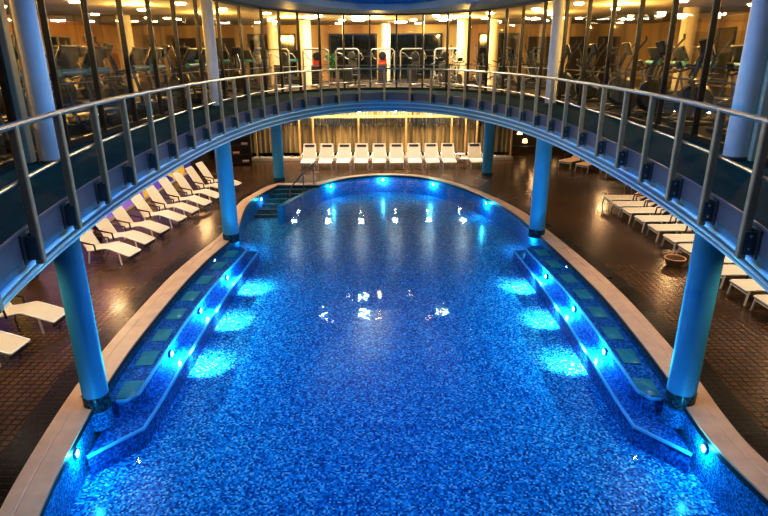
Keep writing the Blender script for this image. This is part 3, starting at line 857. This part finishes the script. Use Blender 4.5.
# downlights before the curtain wall
for i, x in enumerate((-5.13, -3.22, -1.35, .57, 2.48, 4.42)):
    o = MB().lathe([(0, 0), (.15, 0), (.17, .015), (.17, .05)], seg=14).build('curtain_downlight', M['spotlens'], loc=(x, 31.25, 3.222))
    tag(o, 'small round downlight in lower ceiling washing the curtains, %s from the left' % ordn[i], 'ceiling light', 'downlights along the curtain wall')
for i, x in enumerate((-4.84, -3.11, -1.34, .56, 2.34, 4.12)):
    r = empty('pendant_bulb', (x, 31.0, 2.63)); tag(r, 'tiny bare pendant bulb hanging before the curtains, %s from the left' % ordn[i], 'lamp', 'pendant bulbs before the curtains')
    MB().lathe([(0, -.06), (.045, -.04), (.06, 0), (.04, .05), (.02, .08), (0, .08)], seg=12).build('bulb', M['bulb'], r)
    MB().tube([(0, 0, .075), (0, 0, .675)], .006, 6).build('cable', M['black'], r)
# dark slatted shelf at the far left
sh = empty('shelf_unit', (-7.75, 30.1, 0), R(12)); tag(sh, 'dark timber shelf unit with slatted back at the far left corner', 'shelf')
MB().box((0, .2, 1.2), (1.5, .04, 2.4)).build('back_panel', M['dwood'], sh)
for s in (-1, 1): MB().box((s*.75, 0, 1.2), (.05, .42, 2.4), bev=.005).build('side_panel', M['dwood'], sh)
for k in range(6): MB().box((0, 0, .1+.45*k), (1.46, .40, .04), bev=.005).build('shelf', M['dwood'], sh)
for k in range(5):
    for j in range(3):
        if (k+j) % 2: continue
        o = MB().tube([(-.17, 0, 0), (.17, 0, 0)], .075, 12).build('rolled_towel', M['slingtan' if (k*j) % 2 else 'kerb'])
        cx, cy = -.45+.45*j, -.05
        c, s = math.cos(R(12)), math.sin(R(12))
        o.location = (-7.75+c*cx-s*cy, 30.1+s*cx+c*cy, .197+.45*k); o.rotation_euler.z = R(12)
        tag(o, 'rolled towel on %s board from bottom of dark corner shelf, %s side' % (ordn[k], ('left', 'middle', 'right')[j]), 'towel', 'rolled towels on the corner shelf')
# low cabinet with lamps in the far right recess
bar = empty('low_cabinet', (8.9, 33.4, 0)); tag(bar, 'low dark timber cabinet in the far right recess', 'cabinet')
MB().box((0, 0, .2), (4.2, .6, .4), bev=.02).build('body', M['dwood'], bar); MB().box((0, -.02, .42), (4.3, .68, .04), bev=.01).build('top', M['dgrey'], bar)
for k in (-1.4, 0, 1.4): MB().box((k, -.305, .2), (1.3, .02, .32), bev=.005).build('door', M['wallbrown'], bar)
for i, (x, lab) in enumerate(((8.05, 'lit table lamp with pale shade, left one on the far right low cabinet'), (9.85, 'lit table lamp with pale shade, right one on the far right low cabinet'))):
    r = empty('table_lamp', (x, 33.35, .44)); tag(r, lab, 'lamp', 'table lamps on the low cabinet')
    MB().lathe([(.09, 0), (.09, .02), (.02, .03), (.02, .22), (0, .22)], seg=14).build('base', M['chrome'], r)
    MB().lathe([(.15, .18), (.11, .40)], seg=16).build('shade', M['lampshade'], r)
for i, (x, y, z) in enumerate(((7.64, 33.0, 1.15), (8.7, 33.0, 1.3))):
    r = empty('pendant_lamp', (x, y, z)); tag(r, 'glowing pendant lamp in the far right recess, %s of two' % ['left', 'right'][i], 'lamp', 'pendant lamps in the recess')
    MB().lathe([(.03, .24), (.08, .2), (.16, .02), (.16, 0), (.07, .17), (.0, .2)], seg=16).build('shade', M['lampshade'], r)
    MB().tube([(0, 0, .23), (0, 0, 3.3-z)], .008, 6).build('cable', M['black'], r)
light('POINT', (8.4, 32.4, 1.6), 25, (1.0, .6, .3), .1)
plant('planter_shrub', (9.9, 31.2, 0), .8, M['leaf'], 60, 'leafy green potted shrub by the far right recess', rad=.4)
plant('red_poinsettia', (-8.85, 16.75, 0), .75, M['redleaf'], 60, 'red leaved potted plant between the near left loungers and the wall', rad=.32)
plant('wall_shrub', (-9.25, 14.0, 0), .7, M['leaf'], 60, 'green potted shrub by the left wall, behind the near left column', rad=.36)

# ------------------------------------------------------------------ loungers
def lounger(kind, tan=False):  # local +y runs from foot to head
    r = empty('sun_lounger')
    W = .29 if kind == 'contour' else .33
    if kind == 'contour':
        seat = [(0, .27), (.04, .285), (.35, .385), (.58, .455), (.66, .47), (.76, .455), (1.0, .40), (1.16, .375), (1.24, .37)]
        by, bz, ba, bl = 1.24, .38, R(58), .90
        legs = [(.30, .36), (1.18, .36)]
    elif kind == 'flat':
        seat = [(0, .36), (.05, .375), (.4, .375), (.8, .375), (1.14, .375)]
        by, bz, ba, bl = 1.14, .38, R(29), .84
        legs = [(.06, .35), (1.08, .35)]
    else:
        seat = [(0, .33), (.05, .345), (.4, .36), (.8, .355), (1.14, .345)]
        by, bz, ba, bl = 1.14, .36, R(60), .80
        legs = [(.08, .33), (1.08, .33)]
    MB().sheet(seat, -W+.03, W-.03, .03).build('seat', M['sling'], r)
    fr = MB()
    for s in (-1, 1): fr.tube([(s*W, p[0], p[1]-.01) for p in seat], .024, 8)
    fr.tube([(-W, seat[0][0], seat[0][1]-.01), (W, seat[0][0], seat[0][1]-.01)], .024, 8)
    fr.tube([(-W, seat[-1][0], seat[-1][1]-.01), (W, seat[-1][0], seat[-1][1]-.01)], .022, 8)
    fr.build('frame', M['white'], r)
    ca, sa = math.cos(ba), math.sin(ba)
    bp = [(by+ca*t*bl, bz+sa*t*bl+.02*math.sin(PI*t)) for t in (0, .25, .5, .75, 1)]
    bk = MB().sheet(bp, -W+.03, W-.03, .03).build('backrest', M['slingtan'] if tan else M['sling'], r)
    bf = MB()
    bf.tube([(-W+.01, by, bz)]+[(-W+.01, p[0], p[1]) for p in bp[1:]]+[(W-.01, p[0], p[1]) for p in bp[:0:-1]]+[(W-.01, by, bz)], .02, 8)
    bf.build('backrest_frame', M['white'], bk)
    t0 = .86
    if kind == 'upright':
        c = (by+ca*t0*bl-sa*.022, bz+sa*t0*bl+ca*.022)
        MB().box((0, c[0]+.0, c[1]), (.48, .11, .014), rx=ba).build('head_strap', M['black'], bk)
    for s in (-1, 1):
        for j, (y, z) in enumerate(legs):
            dy = -.05 if j == 0 else .06
            MB().tube([(s*W, y, z), (s*(W+.01), y+dy, 0)], .026, 8).build('leg', M['white'], r)
    if kind == 'contour': MB().box((0, .03, seat[0][1]-.075), (2*W-.03, .02, .11), bev=.004).build('foot_panel', M['black'], r)  # black strip below the seat edge at the foot end
    if kind == 'flat':
        MB().tube([(-W, .03, .27), (W, .03, .27)], .02, 6).build('cross_bar', M['white'], r)
    for s in (-1, 1):
        MB().tube([(s*(W+.02), by-.28, bz-.03), (s*(W+.04), by-.26, bz+.18), (s*(W+.04), by-.05, bz+.21), (s*(W+.03), by+.22*ca+.12, bz+.26)], .024, 8).build('armrest', M['black'] if kind != 'upright' else M['white'], r)
    return r
LC, LF, LU, LFT = lounger('contour'), lounger('flat'), lounger('upright'), lounger('flat', True)
def lay(proto, x, y, rz, label, group):
    o = proto if proto.name not in used else copy_tree(proto)
    used.add(proto.name)
    o.location = (x, y, 0); o.rotation_euler.z = rz
    tag(o, label, 'sun lounger', group)
# left row : foot near-corner measured, head to the wall
lr = [(-6.9, 14.8), (-6.89, 15.89), (-6.84, 16.99), (-6.72, 18.30), (-6.60, 19.36), (-6.46, 20.42), (-6.34, 21.55), (-6.2, 22.65), (-6.1, 23.73)]
for i, (x, y) in enumerate(lr):
    a = R(90-9)
    lay(LC, x-.14, y+.42, a, 'cream reclined sun lounger in the long left row, %s from the near column' % ordn[i], 'left row of loungers')
lay(LC, -6.93, 11.1, R(88), 'cream sun lounger on the deck just left of the near left column', 'near left loungers')
lay(LC, -7.0, 9.75, R(88), 'cream sun lounger at the left edge of the photo, nearest on the deck', 'near left loungers')
# right rows
rr = [(8.2, 21.05), (8.38, 20.45), (8.37, 19.25), (8.31, 18.15), (8.32, 17.15), (8.31, 16.08), (8.29, 15.15)]
ry = [21.05, 20.1, 19.2, 18.15, 17.12, 16.06, 15.13]
for i, y in enumerate(ry):
    lay(LFT if i == 0 else LF, 8.27, y, R(-90), ('cream flat sun lounger with tan backrest, farthest in the long right row' if i == 0 else 'cream flat sun lounger in the long right row, %s from the far end' % ordn[i]), 'right row of loungers')
for i, y in enumerate((14.28, 13.42, 12.42, 11.48, 10.5)):
    lay(LF, 8.2, y, R(-90), 'cream flat sun lounger right of the near right column, %s from the back' % ordn[i], 'near right loungers')
LTT = lounger('flat', True); next(c for c in LTT.children if c.name.startswith('seat')).data.materials[0] = M['slingtan']
lay(LTT, 9.0, 28.75, R(-50), 'tan backed sun lounger in the far right deck, left one of two', 'far right loungers')
lay(LTT, 9.55, 27.8, R(-50), 'tan backed sun lounger in the far right deck, right one of two', 'far right loungers')
lay(LF, 10.25, 26.8, R(-90), 'cream sun lounger mostly hidden behind gallery, left one of two beyond the right row', 'half hidden loungers')
lay(LF, 10.4, 24.2, R(-90), 'cream sun lounger mostly hidden behind gallery, right one of two beyond the right row', 'half hidden loungers')
# back row
bx = [-3.87, -2.97, -2.06, -1.16, -.25, .65, 1.56, 2.46, 3.32, 4.72]
for i, x in enumerate(bx):
    lay(LU, x-.05, 28.75, 0, 'cream upright sun lounger in the far row before the curtains, %s from the left' % ordn[i], 'far row of loungers')
def side_table():
    r = empty('side_table')
    MB().lathe([(0, .44), (.24, .44), (.25, .455), (.25, .47), (.24, .48), (0, .48)], seg=20).build('table_top', M['white'], r)
    MB().tube([(0, 0, .02), (0, 0, .45)], .025, 8).build('pole', M['black'], r)
    MB().lathe([(0, 0), (.17, 0), (.17, .015), (.03, .03), (0, .03)], seg=18).build('base', M['black'], r)
    return r
ST = side_table()
for i, (x, y, lab) in enumerate(((4.02, 29.1, 'small round white side table between the two rightmost far loungers'), (4.0, 30.6, 'small round white side table behind the far loungers by the curtain'))):
    o = ST if i == 0 else copy_tree(ST)
    o.location = (x, y, 0); tag(o, lab, 'side table', 'white side tables')
bs = empty('round_basket', (7.85, 14.72, 0)); tag(bs, 'low round brown basket tray on the deck beside the near right column', 'basket')
MB().lathe([(0, 0), (.18, 0), (.24, .10), (.28, .22), (.24, .22), (.2, .1), (0, .05)], seg=24).build('bowl', M['basket'], bs)
MB().tube([(.265*math.cos(k*PI/12), .265*math.sin(k*PI/12), .225) for k in range(24)], .02, 8, closed=True).build('rim', M['slingtan'], bs)

# ------------------------------------------------------------------ lights
WARM = (1.0, .70, .42); WARM2 = (1.0, .80, .58)
# warm spots over the left row, the right row and the far row
for y in (10.0, 13.5, 16.5, 19.5, 22.5, 25.5):
    light('SPOT', (-7.7, y, 3.2), 240, WARM2, .08, (-7.9, y+.4, 0), R(125))
for y in (10.5, 13.5, 16.5, 19.5):
    light('SPOT', (9.3, y, 3.2), 250, WARM2, .08, (9.2, y+.2, 0), R(125))
light('SPOT', (9.4, 28.5, 3.2), 160, WARM, .08, (9.3, 28, 0), R(110))
for x in (-5.13, -3.22, -1.35, .57, 2.48, 4.42):
    light('SPOT', (x, 30.6, 3.2), 190, (1.0, .76, .44), .06, (x, 31.9, 1.1), R(120))
    light('SPOT', (x, 29.6, 3.2), 170, WARM2, .06, (x, 29.3, 0), R(110))
# gym
for p in arclen_pts(offset(GLASS, 3.2), 4.2):
    if p[1] < 6 or p[1] > 33: continue
    light('POINT', (p[0], p[1], 6.6), 330, (1.0, .60, .17), 0.0)
# unseen blue lamps added in the dome to light the hall
light('AREA', (0, 7.0, 9.0), 420, (.22, .52, 1.0), 4.0, (0, 7, 0), sy=6.0)
light('POINT', (-2.2, 12.0, 8.9), 160, (.14, .48, 1.0), 0.0)
light('POINT', (2.2, 12.0, 8.9), 160, (.14, .48, 1.0), 0.0)
# warm lamps over the pool edge and lamps that shine in the wet deck
for s_ in (-1, 1):
    for y in (7.5, 11.0, 14.5, 20.5, 24.0):
        light('SPOT', (s_*5.75, y, 3.2), 135, WARM, .05, (s_*5.75, y, 0), R(120))
for x in (-2.5, 0, 2.5): light('SPOT', (x, 27.8, 3.2), 80, WARM, .05, (x, 27.8, 0), R(120))
for x, y in ((11.3, 21.4), (12.2, 31.5), (-9.2, 18.1), (-9.1, 28.1), (11.6, 14.5)):
    light('POINT', (x, y, 2.9), 110, (1.0, .66, .34), .22)
# world
w = bpy.data.worlds.new('World'); SC.world = w; w.use_nodes = True
w.node_tree.nodes['Background'].inputs[0].default_value = (.02, .05, .10, 1)
w.node_tree.nodes['Background'].inputs[1].default_value = .3

# ------------------------------------------------------------------ camera
cd = bpy.data.cameras.new('Camera'); cam = bpy.data.objects.new('Camera', cd); COL.objects.link(cam)
cam.location = (-.07, 0, 5.5)
from mathutils import Euler, Quaternion
cam.rotation_euler = (Euler((R(90-19.6), 0, 0)).to_quaternion() @ Quaternion((0, 0, 1), R(-.25))).to_euler()
cd.sensor_width = 36; cd.lens = 36*575/768
cd.clip_start = .05; cd.clip_end = 200
SC.camera = cam
SC.view_settings.view_transform = 'Standard'
SC.view_settings.look = 'None'
SC.view_settings.exposure = 0.0
vs = SC.view_settings; vs.use_curve_mapping = True
cm = vs.curve_mapping; c = cm.curves[3]
c.points.new(.18, .145); c.points.new(.55, .60); c.points.new(.82, .90); cm.update()
SC.cycles.max_bounces = 6
SC.cycles.diffuse_bounces = 3
SC.cycles.transparent_max_bounces = 12
SC.cycles.caustics_reflective = False
SC.cycles.caustics_refractive = False
SC.cycles.sample_clamp_indirect = 4.0
